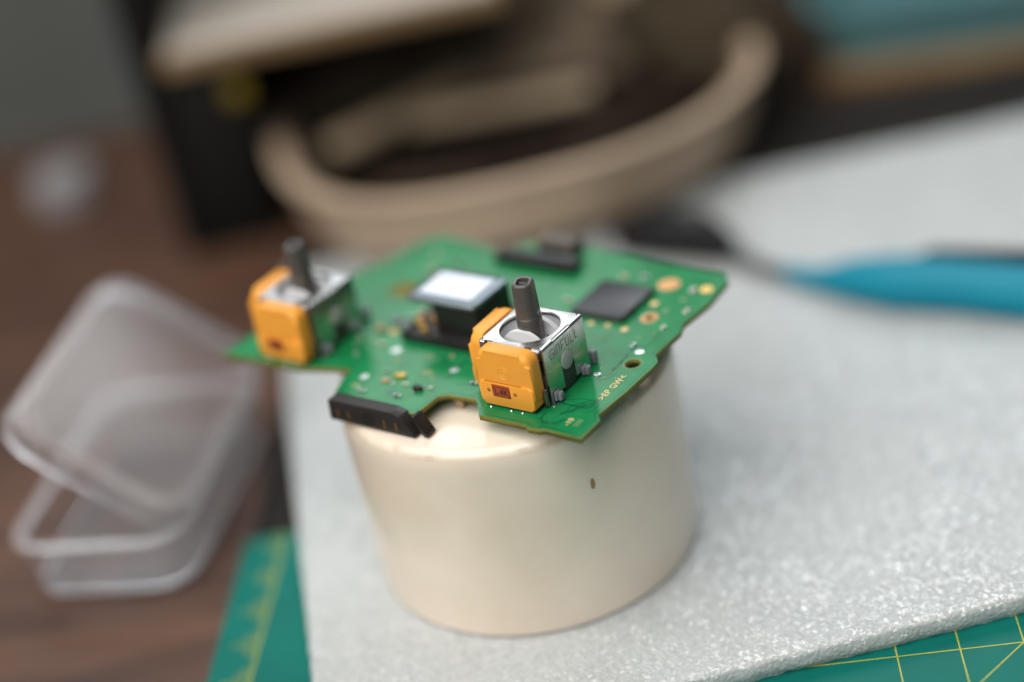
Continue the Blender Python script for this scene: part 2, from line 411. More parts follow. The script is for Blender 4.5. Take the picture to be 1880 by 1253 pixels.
# ---- green cutting mat with yellow print
ca = R(-8.2)
cm = empty('cutting_mat', (-58.9, 26.3, TZ), ca)
tag(cm, 'green cutting mat with yellow ruler lines, under the near edge of the foam', 'cutting mat')
bm = B(); prism(bm, rrect(150, 100, 3, 4, 150, -100), 0.02, 2.0, bev=0.25, seg=1)
obj('mat_sheet', bm, M['cut'], cm)
def to_mat(x, y):
    dx, dy = x+58.9, y-26.3
    return (math.cos(ca)*dx+math.sin(ca)*dy, -math.sin(ca)*dx+math.cos(ca)*dy)
PZ = 2.03
nx, ny = to_mat(75.0, -53.0)                     # the line crossing seen under the foam's near edge
for k in range(-2, 4):
    bm = B(); ribbon(bm, [(nx+10.4*k, -12), (nx+10.4*k, -190)], 0.25, PZ); obj('grid_line', bm, M['matline'], cm, smooth=0)
for k in range(0, 3):
    bm = B(); ribbon(bm, [(12, ny-10.4*k), (288, ny-10.4*k)], 0.25, PZ+0.012); obj('grid_line', bm, M['matline'], cm, smooth=0)
bm = B(); ribbon(bm, [(nx+21, ny+21), (nx-60, ny-60)], 0.25, PZ+0.024); obj('diagonal_line', bm, M['matline'], cm, smooth=0)
bm = B()
ribbon(bm, [(8.6, -1), (8.6, -190)], 0.28, PZ+0.036)
for k in range(0, 9):
    for j in range(-4, 5):
        ln = (5.6, 3.4, 3.0, 2.0, 0.8)[abs(j)]
        y = -4.0-10.4*k-j*1.0
        ribbon(bm, [(8.5-ln, y), (8.5, y)], 0.2, PZ+0.048)
obj('ruler_ticks', bm, M['matline'], cm, smooth=0)

# ---- white foam sheet
def hsh(x, y): return math.sin(x*12.9898+y*78.233)*43758.5453 % 1.0
from mathutils import noise as mnoise
bm = B()
X = [-48+1.55*i for i in range(0, 166)]; Y = [-47.5+1.3*j for j in range(0, 143)]
def foam_xy(x, y):
    # the sheet is nearly rectangular; its left edge leans, its near edge wavers
    t = (y+47.5)/185.0
    s = (x+48)/(X[-1]+48)
    lx = -43.2-6.8*min(1, t*1.5)
    xx = lx+(X[-1]-lx)*s
    ny_ = -49.0+3.2*min(1, max(0, (x-20)/60)) if x > 20 else -49.0
    yy = ny_+(137.0-ny_)*t
    return xx, yy
top = []
for y in Y:
    row = []
    for x in X:
        xx, yy = foam_xy(x, y)
        e = mnoise.noise((xx*0.35, yy*0.35, 0))*0.35 if (y == Y[0] or x == X[0] or y == Y[-1]) else 0
        z = 0.22*mnoise.noise((xx*0.045, yy*0.045, 3.1))+0.10*mnoise.noise((xx*0.35, yy*0.35, 7.7))
        dn = y-Y[0]
        if dn < 4 and xx > 12: z -= 0.35*(1-dn/4)**2
        r2 = math.hypot(xx, yy)
        f = min(1, max(0, (r2-30)/10)); z = z*f+(-0.03)*(1-f)
        row.append(bm.verts.new((xx+e, yy+e, min(z, 0.25))))
    top.append(row)
for j in range(len(Y)-1):
    for i in range(len(X)-1): bm.faces.new((top[j][i], top[j][i+1], top[j+1][i+1], top[j+1][i]))
edge = [v for v in top[0]]+[r[-1] for r in top[1:]]+list(reversed(top[-1][:-1]))+[r[0] for r in reversed(top[1:-1])]
prev = edge
cx_, cy_ = 80, 44
for k, zz in enumerate((-0.9, -1.8, -2.7, -3.5, -3.95)):
    cur = []
    for v in edge:
        out = 0.45*math.sin(math.pi*(k+1)/6)+0.35*mnoise.noise((v.co.x*0.8, v.co.y*0.8, k*1.3))-0.3*(k >= 3)
        d = Vector((0, -1)) if v in top[0] else (Vector((-1, 0)) if v.co.x < -40 else Vector((0, 1) if v.co.y > 130 else (1, 0)))
        cur.append(bm.verts.new((v.co.x+d.x*out, v.co.y+d.y*out, zz)))
    n = len(cur)
    for i in range(n): bm.faces.new((prev[i], cur[i], cur[(i+1) % n], prev[(i+1) % n]))
    prev = cur
fo = obj('foam_sheet', bm, M['foam'], smooth=70)
tag(fo, 'white cellular foam sheet that the cream cup stands on', 'foam sheet')

# ------------------------------------------------------------------ cup
cup = empty('cup', (0, 0, 0))
tag(cup, 'glossy cream plastic cup turned upside down on the foam under the circuit board', 'cup')
prof = [(29.0, 0.25)]
for k in range(7):
    a = R(-90+90*k/6); prof.append((29.3+1.1*math.cos(a), 1.15+1.1*math.sin(a)))
prof += [(30.55, 12), (30.7, 24), (30.6, 35.0)]
for k in range(1, 9):
    a = R(90*k/8); prof.append((28.5+2.1*math.cos(a), 37.7+2.1*math.sin(a)))
prof += [(27.4, 40.0), (26.5, 40.1), (15, 40.1), (0, 40.1)]
bm = B(); lathe(bm, prof, 128)
obj('shell', bm, M['cup'], cup, smooth=60)
# a drip-shaped stain on the wall and a worn line round the shoulder
def stain(ang, z, w_, h_):
    bm = B(); pts = []
    for k in range(14):
        a = 2*math.pi*k/14
        aa = ang+w_*math.cos(a)*(0.8+0.4*random.random())/30.7; zz = z+h_*math.sin(a)*(0.85+0.3*random.random())
        pts.append(bm.verts.new((30.71*math.cos(aa), 30.71*math.sin(aa), zz)))
    bm.faces.new(pts); return obj('stain', bm, M['stain'], cup, smooth=0)
stain(R(-69.5), 28.3, 0.45, 1.15)

# ------------------------------------------------------------------ circuit board
TH = R(-40.6); BT = 43.575                        # board top
pcb = empty('circuit_board', (5.857, -17.545, BT), TH)
tag(pcb, 'green controller circuit board with two orange joysticks, resting on the cream cup', 'circuit board')
out = [(-65.0, -11.1), (-47.0, -10.4), (-41.7, -8.9), (-36.4, -7.8), (-35.4, -11.4), (-34.0, -15.2), (-18.4, -16.2), (-15.6, -15.9), (-15.1, -14.4),
       (-14.9, -10.2), (-13.5, -9.0), (-7.9, -8.6), (-6.6, -9.6), (-4.2, -12.6), (5.2, -12.5), (6.1, -13.1), (8.3, -13.0), (9.0, -12.5), (16.4, -12.9),
       (16.6, -7.3), (15.4, -6.0), (16.2, 1.5), (16.5, 9.8), (16.4, 11.5), (14.8, 13.5), (15.2, 21.3), (14.3, 23.9), (15.2, 31.5), (14.6, 39.6), (12.6, 42.3),
       (5.8, 42.2), (-3.7, 42.9), (-9.1, 43.6), (-12.2, 43.7), (-20, 44.6), (-31, 43.5), (-35.5, 38.0), (-44.8, 40.2), (-52.0, 40.8), (-54.7, 38.2), (-57.0, 27.6), (-60.0, 21.7), (-64.4, -2.9)]
def circ(x, y, r, n=24, sx=1): return [(x+sx*r*math.cos(2*math.pi*i/n), y+r*math.sin(2*math.pi*i/n)) for i in range(n)]
bm = plate_with_holes(out, [circ(12.6, 9.6, 1.45, sx=0.95), circ(7.3, 24.0, 0.9, sx=0.8)], -1.0, 0)
for f in bm.faces: f.material_index = 0 if abs(f.normal.z) > 0.7 else 1
obj('substrate', bm, [M['mask'], M['fr4']], pcb, smooth=0)

# copper-pour border, inset from the edge
ins = []
n = len(out)
for i in range(n):
    p = Vector(out[i]); a = (p-Vector(out[i-1])).normalized(); b = (Vector(out[(i+1) % n])-p).normalized()
    t = (a+b).normalized(); k = 1/max(0.6, t.dot(a)); ins.append((p.x-t.y*0.62*k, p.y+t.x*0.62*k))
bm = B(); ribbon(bm, ins, 0.16, 0.012, closed=True); obj('border_track', bm, M['mask_dark'], pcb, smooth=0)

# tracks and vias
bm = B()
def fan(p0, pts, nn, gap, wd=0.11, z=0.02):
    for k in range(nn):
        ribbon(bm, [(x+gap*k*dx, y+gap*k*dy) for (x, y, dx, dy) in pts], wd, z)
fan(0, [(6.6, -8.2, 0, -1), (6.6, -9.6, 0, -1), (7.6, -10.6, 0.4, -1), (9.6, -10.2, 1, -0.5), (10.6, -8.9, 1, 0)], 3, 0.34)
fan(0, [(9.0, -8.2, 0, 1), (10.6, -6.9, 0, 1), (11.6, -5.2, -1, 0.4), (12.4, -4.4, -1, 0.6)], 4, 0.33)
ribbon(bm, [(8.0, -3.8), (10.2, -2.6), (12.9, -2.6), (13.9, -3.6), (13.9, -5.4), (13.0, -6.2)], 0.12, 0.02)
ribbon(bm, [(8.2, 4.0), (10.5, 5.0), (10.8, 8.5), (9.8, 12.5), (10.6, 16)], 0.16, 0.02)
ribbon(bm, [(8.4, 2.9), (11.2, 4.2), (11.6, 6.4)], 0.14, 0.02)
for k in range(60):
    x, y = random.uniform(-60, 10), random.uniform(-9, 40)
    pts = [(x, y)]
    for q in range(random.randint(2, 4)):
        a = random.choice((0, 45, 90, -45, -90)); d = random.uniform(1.5, 6)
        x = min(13, max(-56, x+d*math.cos(R(a)))); y = min(39, max(-5, y+d*math.sin(R(a)))); pts.append((x, y))
    if all(((-49 > p[0] or p[0] > -36.5) or p[1] > -6) for p in pts): ribbon(bm, pts, random.choice((0.13, 0.18, 0.25)), 0.012+0.0003*k)
tag(obj('tracks', bm, M['mask_dark'], pcb, smooth=0), kind='stuff')
bm = B()
for k in range(210):
    if k < 80: x, y = random.uniform(6.8, 15.2), random.uniform(-11.8, 18)
    else: x, y = random.uniform(-60, 13), random.uniform(-7, 40)
    if -36.5 < x < -15.5 and y < -7 and random.random() < 0.4: pass
    disc(bm, x, y, random.uniform(0.07, 0.13), 0.03)
tag(obj('vias', bm, M['mask_light'], pcb, smooth=0), kind='stuff')
bm = B()
for k in range(30):
    x, y = (random.uniform(7.2, 15), random.uniform(-11.5, 8)) if k < 18 else (random.uniform(-34, 12), random.uniform(-6, 34))
    disc(bm, x, y, 0.06, 0.034)
tag(obj('solder_specks', bm, M['solder'], pcb, smooth=0), kind='stuff')

# solder domes, pads, rings
def dome(x, y, r, h=None):
    h = h or r*0.07
    bm = B(); lathe(bm, [(r*math.cos(R(a)), h*math.sin(R(a))) for a in (0, 15, 30, 45, 60, 75)]+[(0, h)], 20)
    return obj('solder_dome', bm, M['solder_dot'], pcb, (x, y, 0.0), smooth=60)
for x, y, r in ((-32.3, 0.4, 0.95), (-32.4, -8.9, 0.85), (-17.3, -1.8, 0.85), (11.6, 13.4, 0.8)): dome(x, y, r)
def pad(x, y, r, mm='copper', sx=1.0, z=0.03):
    bm = B(); loft(bm, [[(p[0], p[1], 0.0) for p in circ(0, 0, r, 24, sx)], [(p[0], p[1], z) for p in circ(0, 0, r, 24, sx)]])
    return obj('pad', bm, M[mm], pcb, (x, y, 0.0), smooth=0)
pad(4.5, 35.6, 2.1); pad(12.2, 35.9, 1.2, 'gold'); pad(5.5, 28.7, 0.75, 'silk'); pad(5.0, 19.2, 0.7, 'silk'); pad(1.3, 19.5, 0.55, 'silk'); pad(-2.1, 19.3, 0.6, 'silk')
pad(9.0, 17.5, 0.4, 'silk_faint'); pad(-24.5, 0.5, 0.7, 'silk_faint', 1.3); pad(-21.6, -4.2, 0.9, 'silk_faint', 1.4); pad(-29.5, -2.5, 0.8, 'silk_faint')
pad(-31.8, -11.8, 0.8, 'silk_faint', 1.3); pad(-19.4, -5.5, 0.5, 'silk_faint'); pad(-24.0, -11.6, 0.7, 'mask_dark', 1.3); pad(-38.5, 2.0, 0.6, 'silk_faint'); pad(-37.0, 5.8, 0.9, 'copper')
pad(9.8, 31.5, 0.7, 'silk_faint', 0.7); pad(8.8, 27.0, 0.8, 'silk_faint', 0.6)
bm = B(); ring(bm, 7.3, 24.0, 0.95, 1.7, 0.0, 0.035, sx=0.9); obj('pad_ring', bm, M['copper'], pcb, smooth=0)
bm = B(); ring(bm, 12.6, 9.6, 1.47, 1.78, 0.0, 0.035, sx=0.97); obj('pad_ring', bm, M['silk_faint'], pcb, smooth=0)
bm = B(); ring(bm, 4.5, 35.6, 0.75, 0.95, 0.0, 0.05); obj('pad_ring', bm, M['gold'], pcb, smooth=0)

# printing (reads along +v, tops of letters towards -u)
def pcb_text(name, body, size, u, v, mm, **k):
    bm = text_bm(body, size, **k)
    return obj(name, bm, M[mm], pcb, (u, v, 0.03), (0, 0, R(90)), smooth=0)
pcb_text('printed_text', '>EP GW<', 1.75, 13.25, 2.0, 'silk', bold=0.018, space=1.08)
pcb_text('printed_text', '-10', 1.45, 11.9, -9.4, 'silk', bold=0.02, space=1.15)
pcb_text('printed_text', '000', 1.35, 13.6, -9.2, 'silk_faint', bold=0.02, space=1.0)
pcb_text('printed_text', '000', 1.2, 11.0, 19.6, 'silk_faint', bold=0.01)
pcb_text('printed_text', '00000', 1.3, 3.2, 15.8, 'silk_faint', bold=0.0)

# square black chip
bm = B(); box(bm, -7.4, 3.6, 20.8, 32.2, 0.15, 1.15, 0.12)
ch = obj('chip', bm, M['chip'], pcb)
bm = B()
for k in range(14):
    t = -6.9+k*0.75
    for (x0, x1, y0, y1) in ((t-0.12, t+0.12, 20.35, 20.95), (t-0.12, t+0.12, 32.0, 32.6), (3.45, 4.05, t+28.4-0.12, t+28.4+0.12)):
        box(bm, x0, x1, y0, y1, 0.0, 0.22)
tag(obj('chip_leads', bm, M['solder'], ch, smooth=0), kind='stuff')

# raised block with bright metal lid
bl = obj('raised_block', box(B(), -26.2, -16.6, 5.9, 16.4, 1.6, 7.4, 0.15), M['black_pl'], pcb)
tag(bl, 'black block carrying a bright polished metal lid')
obj('base', box(B(), -33.5, -15.6, 3.6, 18.5, 0.02, 1.7, 0.2), M['black_pl'], bl)
obj('lid_rim', loft(B(), [[(x, y, z) for x, y in rrect(hx, hy, r_, 6, -24.55, 11.5)] for hx, hy, r_, z in ((7.5, 5.3, 0.9, 7.3), (7.85, 5.65, 1.1, 7.5), (7.85, 5.65, 1.1, 8.0), (7.6, 5.4, 1.0, 8.25), (6.9, 4.7, 0.8, 8.32))]), M['shield_edge'], bl, smooth=40)
obj('lid_under', loft(B(), [[(x, y, z) for x, y in rrect(hx, hy, 0.8, 6, -24.55, 11.5)] for hx, hy, z in ((7.2, 5.0, 6.9), (7.6, 5.4, 7.28))]), M['blue_black'], bl, smooth=40)
obj('lid_window', loft(B(), [[(x, y, z) for x, y in rrect(5.9, 3.8, 0.3, 4, -24.55, 11.5)] for z in (8.28, 8.42)]), M['shield'], bl, smooth=0)
for (x, y, mm, w_, h_) in ((-30.6, 6.6, 'gold', 1.6, 1.0), (-32.4, 8.6, 'copper', 1.2, 0.9), (-28.6, 5.2, 'gold', 1.4, 0.8), (-33.0, 5.2, 'pin_pl', 1.8, 1.1), (-30.2, 9.6, 'tan_comp', 1.4, 1.0), (-28.0, 8.0, 'gold', 0.8, 1.6)):
    obj('contact', box(B(), x-w_/2, x+w_/2, y-0.5, y+0.5, 1.7, 1.7+h_, 0.1), M[mm], bl)

# long black connector and a small pale one at the back
fc = obj('ribbon_connector', box(B(), -33.6, -15.2, 33.6, 37.2, 0.0, 1.9, 0.25), M['black_pl'], pcb)
obj('latch', box(B(), -32.8, -16.0, 34.6, 36.6, 1.92, 2.4, 0.15), M['dark_pl'], fc)
sk = obj('socket', box(B(), -26.5, -18.5, 38.4, 42.8, 0.0, 3.4, 0.3), M['dark_tan'], pcb)
obj('slot', box(B(), -25.5, -19.5, 38.2, 39.4, 0.6, 2.6, 0.1), M['black_pl'], sk)
# small components
def comp(name, u, v, w_, d_, h_, mm, rz=0, bev=0.08):
    return obj(name, box(B(), -w_/2, w_/2, -d_/2, d_/2, 0, h_, bev), M[mm], pcb, (u, v, 0.0), (0, 0, rz))
c_ = comp('capacitor', -25.6, -6.9, 2.2, 1.3, 0.55, 'gold', 0.05, 0.2)
comp('capacitor', -27.2, -8.9, 1.5, 1.2, 0.35, 'tan_comp'); comp('resistor', -25.3, -9.3, 0.8, 0.6, 0.3, 'grey_pl')
t_ = comp('transistor', -19.6, -9.5, 1.7, 1.1, 0.8, 'black_pl')
for dx, dy in ((-0.3, -0.85), (0.85, -0.55), (0.4, 0.85)): obj('lead', box(B(), dx-0.2, dx+0.2, dy-0.22, dy+0.22, 0.0, 0.2, 0.04), M['solder'], t_)
comp('resistor', -17.6, -8.3, 0.9, 0.5, 0.3, 'grey_pl'); comp('capacitor', -39.6, 5.4, 1.6, 1.2, 0.9, 'tan_comp'); comp('capacitor', -38.0, 8.6, 1.8, 1.4, 1.2, 'pin_pl')
comp('capacitor', 10.2, 34.6, 1.1, 1.6, 0.5, 'grey_pl')
for (u, v, w_, d_, h_, mm) in ((-41.5, 1.5, 1.0, 0.55, 0.4, 'tan_comp'), (-40.2, -1.2, 1.0, 0.55, 0.35, 'black_pl'), (-38.6, -3.4, 0.9, 0.5, 0.35, 'pin_pl'), (-36.0, 1.2, 1.2, 0.6, 0.4, 'tan_comp'),
        (-35.4, 8.2, 1.4, 0.8, 0.6, 'gold'), (-36.6, 10.6, 1.2, 0.7, 0.5, 'pin_pl'), (-35.2, 13.0, 1.4, 0.8, 0.6, 'tan_comp'), (-29.0, -6.3, 1.0, 0.5, 0.3, 'black_pl'), (-22.8, -8.8, 0.9, 0.5, 0.3, 'tan_comp'),
        (-22.0, -12.4, 1.1, 0.6, 0.3, 'black_pl'), (-29.4, -13.2, 1.2, 0.6, 0.35, 'pin_pl'), (-20.2, 1.6, 1.0, 0.5, 0.35, 'tan_comp'), (-14.5, 2.2, 1.0, 0.55, 0.35, 'pin_pl'), (-11.0, -4.6, 0.9, 0.5, 0.3, 'black_pl'),
        (-11.6, 12.4, 1.2, 0.7, 0.5, 'tan_comp'), (-12.4, 16.0, 1.2, 0.7, 0.5, 'tan_comp'), (-11.2, 20.0, 1.4, 0.8, 0.5, 'pin_pl'), (-10.6, 25.0, 1.2, 0.7, 0.5, 'tan_comp'), (-5.0, 35.6, 1.4, 0.7, 0.5, 'tan_comp'),
        (-1.0, 36.4, 1.4, 0.7, 0.5, 'pin_pl'), (-44.0, 27.0, 1.6, 0.9, 0.6, 'tan_comp'), (-40.0, 31.0, 1.4, 0.8, 0.6, 'black_pl'), (-47.0, 33.0, 1.4, 0.8, 0.6, 'tan_comp'), (-37.5, 24.0, 2.2, 1.6, 0.7, 'black_pl'),
        (12.8, 27.6, 0.8, 1.2, 0.4, 'tan_comp'), (11.6, 21.4, 0.6, 1.0, 0.35, 'tan_comp'), (9.6, 14.6, 0.6, 1.0, 0.35, 'pin_pl')):
    q = comp('chip_resistor' if mm == 'black_pl' else 'chip_capacitor', u, v, w_, d_, h_, mm, 0, 0.06)
    for sg in (-1, 1):
        if w_ > d_: obj('end_cap', box(B(), sg*w_/2-0.16, sg*w_/2+0.16, -d_/2-0.03, d_/2+0.03, 0.005, h_+0.03, 0.05), M['solder'], q)
        else: obj('end_cap', box(B(), -w_/2-0.03, w_/2+0.03, sg*d_/2-0.16, sg*d_/2+0.16, 0.005, h_+0.03, 0.05), M['solder'], q)
comp('flat_contact', -44.0, 19.5, 7.5, 5.0, 0.12, 'fr4', 0.0, 0.03)

# side connector hanging from the near edge
sd = obj('side_connector', prism(B(), [(-33.4, -3.35), (-33.0, 0.55), (-32.6, 0.9), (-18.7, 0.9), (-17.0, 0.35), (-14.2, -3.1), (-14.6, -3.4)], -18.3, -15.7, 'y', bev=0.22), M['conn_pl'], pcb)
obj('hook', prism(B(), [(-15.2, 0.3), (-14.4, 0.5), (-12.3, -2.3), (-12.0, -3.2), (-13.0, -3.3), (-13.4, -2.7)], -17.6, -15.2, 'y', bev=0.2), M['black_pl'], sd)
bm = B(); cyl(bm, (-24.2, -1.45), 1.4, -18.34, -18.24, 24, 'y'); obj('hole', bm, M['ink'], sd)
for x in (-31.0, -28.6, -20.6, -18.0):
    obj('contact', prism(B(), [(x-0.28, -2.6), (x+0.12, -2.6), (x+0.02, -1.0), (x-0.38, -1.0)], -18.36, -18.25, 'y', bev=0.03), M['dull_contact'], sd)
obj('contact_strip', box(B(), -29.0, -21.5, -15.68, -15.2, 0.01, 0.4, 0.08), M['tan_comp'], sd)

# parts under the board that rest on the cup
for (u, v, w_, d_, mm) in ((-21, -4.5, 8, 4, 'black_pl'), (-30, 14, 9, 7, 'black_pl'), (-4, 16, 8, 8, 'black_pl'), (-14, 30, 10, 5, 'black_pl')):
    obj('underside_part', box(B(), u-w_/2, u+w_/2, v-d_/2, v+d_/2, -3.46, -1.0, 0.15), M[mm], pcb)
obj('underside_part', box(B(), -13.6, -11.8, -7.8, -6.6, -3.46, -1.0, 0.3), M['tan_comp'], pcb)

# ------------------------------------------------------------------ joystick
def build_joystick():
    A = 6.5; T = 0.36; ZT = 10.7
    bm = B()
    # top plate with a round opening
    n = 64
    def sq(r, z, q=A-0.55):
        L = []
        for i in range(n):
            a = 2*math.pi*(i+0.5)/n; c, s_ = math.cos(a), math.sin(a); k = q/max(abs(c), abs(s_)); L.append((k*c, k*s_, z))
        return L
    def ci(r, z): return [(r*math.cos(2*math.pi*(i+0.5)/n), r*math.sin(2*math.pi*(i+0.5)/n), z) for i in range(n)]
    loft(bm, [ci(5.28, ZT-T), ci(5.18, ZT-0.10), ci(5.26, ZT), sq(0, ZT), sq(0, ZT-T)], closed=True)
    # folded edges: quarter-round strips on the four sides
    def fold(side, a0, a1, dz=0.0, seg=6):
        r_ = 0.55
        po = [(A-r_+r_*math.sin(R(90*k/seg)), ZT-r_+r_*math.cos(R(90*k/seg))+dz) for k in range(seg+1)]
        pi = [(A-r_+(r_-T)*math.sin(R(90*k/seg)), ZT-r_+(r_-T)*math.cos(R(90*k/seg))+dz) for k in range(seg, -1, -1)]
        L = po+pi
        def P(p, a):
            return {'+x': (p[0], a, p[1]), '-x': (-p[0], a, p[1]), '+y': (a, p[0], p[1]), '-y': (a, -p[0], p[1])}[side]
        loft(bm, [[P(p, a0) for p in L], [P(p, a1) for p in L]])
    e = 6.0
    fold('+x', -e, -2.75); fold('+x', -2.6, 2.5, -0.22); fold('+x', 2.65, e)
    fold('-y', -e, -5.1); fold('-y', -3.5, 3.0); fold('-y', 4.5, e)
    fold('-x', -e, e); fold('+y', -e, e)
    zb, zt_ = 0.9, ZT-0.55
    arch = [(1.75, 1.15)]+[(1.75*math.cos(R(a)), 5.5+1.75*math.sin(R(a))) for a in range(0, 181, 15)]+[(-1.75, 1.15)]
    right = [(e, zt_), (-e, zt_), (-e, 0.0), (-e+0.9, 0.0), (-e+0.9, 1.15)]+arch[::-1]+[(e-1.0, 1.15), (e-1.0, 0.0), (e, 0.0)]
    prism(bm, right, A-T, A, 'x')
    prism(bm, [(-e, zb), (e, zb), (e, zt_), (-e, zt_)], -A, -A+T, 'x')
    prism(bm, [(-e, zb), (e-0.3, zb), (e-0.3, zt_), (-e, zt_)], -A, -A+T, 'y')
    prism(bm, [(-e, zb), (e, zb), (e, zt_), (-e, zt_)], A-T, A, 'y')
    h = obj('joystick', bm, M['steel'], pcb, (0, 0, 0), smooth=35)
    tag(h, 'steel joystick module with two orange sensor pods')
    # dark inner block, slot strip and boss in the right-hand side
    obj('inner_body', box(B(), -5.9, 5.9, -5.9, 5.9, 0.05, 5.2, 0.2), M['dark_pl'], h)
    obj('slot_strip', box(B(), 5.95, 6.38, -1.7, 1.7, 0.2, 5.2, 0.05), M['dark_pl'], h)
    obj('pivot_boss', cyl(B(), (0, 5.5), 1.68, 5.9, 6.62, 32, 'x', 0.06), M['grey_pl'], h)
    # lettering on the right-hand side: thin squared strokes
    gl = {'G': [[(1, .85), (.8, 1), (.15, 1), (0, .85), (0, .15), (.15, 0), (.85, 0), (1, .15), (1, .5), (.5, .5)]],
          'I': [[(.0, 0), (.0, 1)]], 'n': [[(0, 0), (0, 1), (.75, 1), (.95, .8), (.95, 0)]],
          'F': [[(0, 0), (0, 1), (.9, 1)], [(0, .52), (.75, .52)]],
          'U': [[(0, 1), (0, .15), (.15, 0), (.8, 0), (.95, .15), (.95, 1)]], 'L': [[(0, 1), (0, 0), (.85, 0)]]}
    bm = B(); x = -4.25
    for ch_, wd in (('G', 1.0), ('I', 0.02), ('n', 0.85), ('F', 0.85), ('U', 0.92), ('L', 0.8), ('L', 0.8)):
        for k, st_ in enumerate(gl[ch_]): ribbon(bm, [(x+p[0]*wd, p[1]*1.7) for p in st_], 0.14, 0.004*k)
        x += wd+0.5
    obj('engraved_text', bm, M['engrave'], h, (A+0.012, 0, 7.75), (R(90), 0, R(90)), smooth=0)
    # side tabs, pins
    for v in (-4.45, 3.95):
        obj('side_pin', box(B(), 6.55, 7.75, v-0.55, v+0.55, 0.35, 2.0, 0.28), M['pin_pl'], h)
        obj('side_pin', box(B(), 6.52, 7.1, v-0.95, v+0.35, 0.5, 2.15, 0.2), M['pin_pl'], h)
    obj('side_pin', box(B(), 5.0, 6.6, 7.2, 8.4, 0.05, 2.6, 0.35), M['pin_pl'], h)
    bm = B(); prism(bm, [(5.6, 0.4), (6.45, 0.4), (6.45, 3.2), (6.2, 3.5), (5.85, 3.5), (5.6, 3.2)], -7.3, -6.6, 'y', bev=0.12); obj('corner_tab', bm, M['steel_dark'], h)
    bm = B(); ring(bm, 0, 0, 0.25, 0.75, 0.0, 0.22, 20); obj('solder_fillet', bm, M['solder'], h, (6.55, -5.6, 0.0))
    bm = B(); ring(bm, 0, 0, 0.2, 0.6, 0.0, 0.2, 20); obj('solder_fillet', bm, M['solder'], h, (8.6, 4.6, 0.0))
    # gimbal
    def arch_band(v, t, r0, r1, z0, axis):
        bm = B(); L = []
        for a in range(0, 181, 9): L.append((r1*math.cos(R(a)), z0+r1*math.sin(R(a))))
        for a in range(180, -1, -9): L.append((r0*math.cos(R(a)), z0+r0*math.sin(R(a))))
        return prism(bm, L, v-t/2, v+t/2, axis, bev=0.08, seg=1)
    obj('gimbal_arch', arch_band(-2.45, 0.9, 2.6, 4.75, 6.55, 'y'), M['white_pl'], h, smooth=25)
    obj('gimbal_arch', arch_band(2.45, 0.9, 2.6, 4.75, 6.55, 'y'), M['white_pl'], h, smooth=25)
    obj('gimbal_yoke', arch_band(0, 3.2, 1.6, 3.5, 6.2, 'x'), M['grey_pl'], h, smooth=25)
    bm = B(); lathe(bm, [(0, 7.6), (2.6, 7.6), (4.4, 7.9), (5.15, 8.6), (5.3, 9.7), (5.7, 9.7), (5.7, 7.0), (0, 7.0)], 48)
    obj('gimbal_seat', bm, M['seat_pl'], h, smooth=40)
    # shaft: round with two flats, hollow end
    def sect(r_, flat, z, n=40):
        L = []
        for i in range(n):
            a = 2*math.pi*(i+0.5)/n; x_, y_ = r_*math.cos(a), r_*math.sin(a)
            a2 = R(20); xr = x_*math.cos(a2)+y_*math.sin(a2); yr = -x_*math.sin(a2)+y_*math.cos(a2)
            xr = max(-flat, min(flat, xr)); yr = max(-flat*1.12, min(flat*1.12, yr))
            L.append((xr*math.cos(a2)-yr*math.sin(a2), xr*math.sin(a2)+yr*math.cos(a2), z))
        return L
    bm = B()
    loft(bm, [sect(2.2, 1.95, 8.5), sect(2.2, 1.95, 13.1), sect(2.12, 1.86, 13.22), sect(2.02, 1.74, 19.0), sect(1.95, 1.66, 19.35), sect(1.72, 1.48, 19.55), sect(1.25, 1.05, 19.5), sect(1.15, 0.95, 17.9)])
    stk = obj('stick', bm, M['stick'], h, (0, 0, 0), (R(0.6), R(1.4), 0), smooth=28)
    obj('stick_insert', box(B(), -0.75, 0.75, -0.28, 0.28, 17.9, 19.25, 0.05), M['dark_pl'], h, (0.45, -0.18, 0))
    # orange pods
    def pod(name):
        bm = B()
        prism(bm, rrect(5.55, 5.1, 2.0, 8, 0.2, 5.75), -9.25, -6.55, 'y', bev=0.0)
        es = [e_ for e_ in bm.edges if abs(e_.verts[0].co.y+9.25) < 1e-4 and abs(e_.verts[1].co.y+9.25) < 1e-4]
        bmesh.ops.bevel(bm, geom=es, offset=1.15, segments=6, profile=0.5, affect='EDGES')
        b2 = B(); prism(b2, rrect(5.45, 2.2, 0.7, 5, 0.12, 2.72), -9.6, -6.9, 'y')
        es = [e_ for e_ in b2.edges if abs(e_.verts[0].co.y+9.6) < 1e-4 and abs(e_.verts[1].co.y+9.6) < 1e-4]
        bmesh.ops.bevel(b2, geom=es, offset=0.4, segments=3, profile=0.5, affect='EDGES')
        me_ = bpy.data.meshes.new('tmp'); b2.to_mesh(me_); b2.free(); bm.from_mesh(me_); bpy.data.meshes.remove(me_)
        return obj(name, bm, M['orange'], h, smooth=55)
    p1 = pod('sensor_pod')
    obj('label_window', box(B(), -2.7, 0.95, -9.66, -9.5, 2.3, 4.65, 0.06), M['redlabel'], h)
    obj('label_frame', prism(B(), rrect(1.72, 0.92, 0.5, 5, -0.85, 3.3), -9.672, -9.655, 'y'), M['ink'], h, smooth=0)
    obj('label_plate', prism(B(), rrect(1.62, 0.82, 0.45, 5, -0.85, 3.3), -9.684, -9.66, 'y'), M['redlabel'], h, smooth=0)
    tb = text_bm('L-8K', 1.5, sx=0.88, bold=0.02, space=1.05)
    obj('label_text', tb, M['ink'], h, (-0.85, -9.70, 3.28), (R(90), 0, 0), smooth=0)
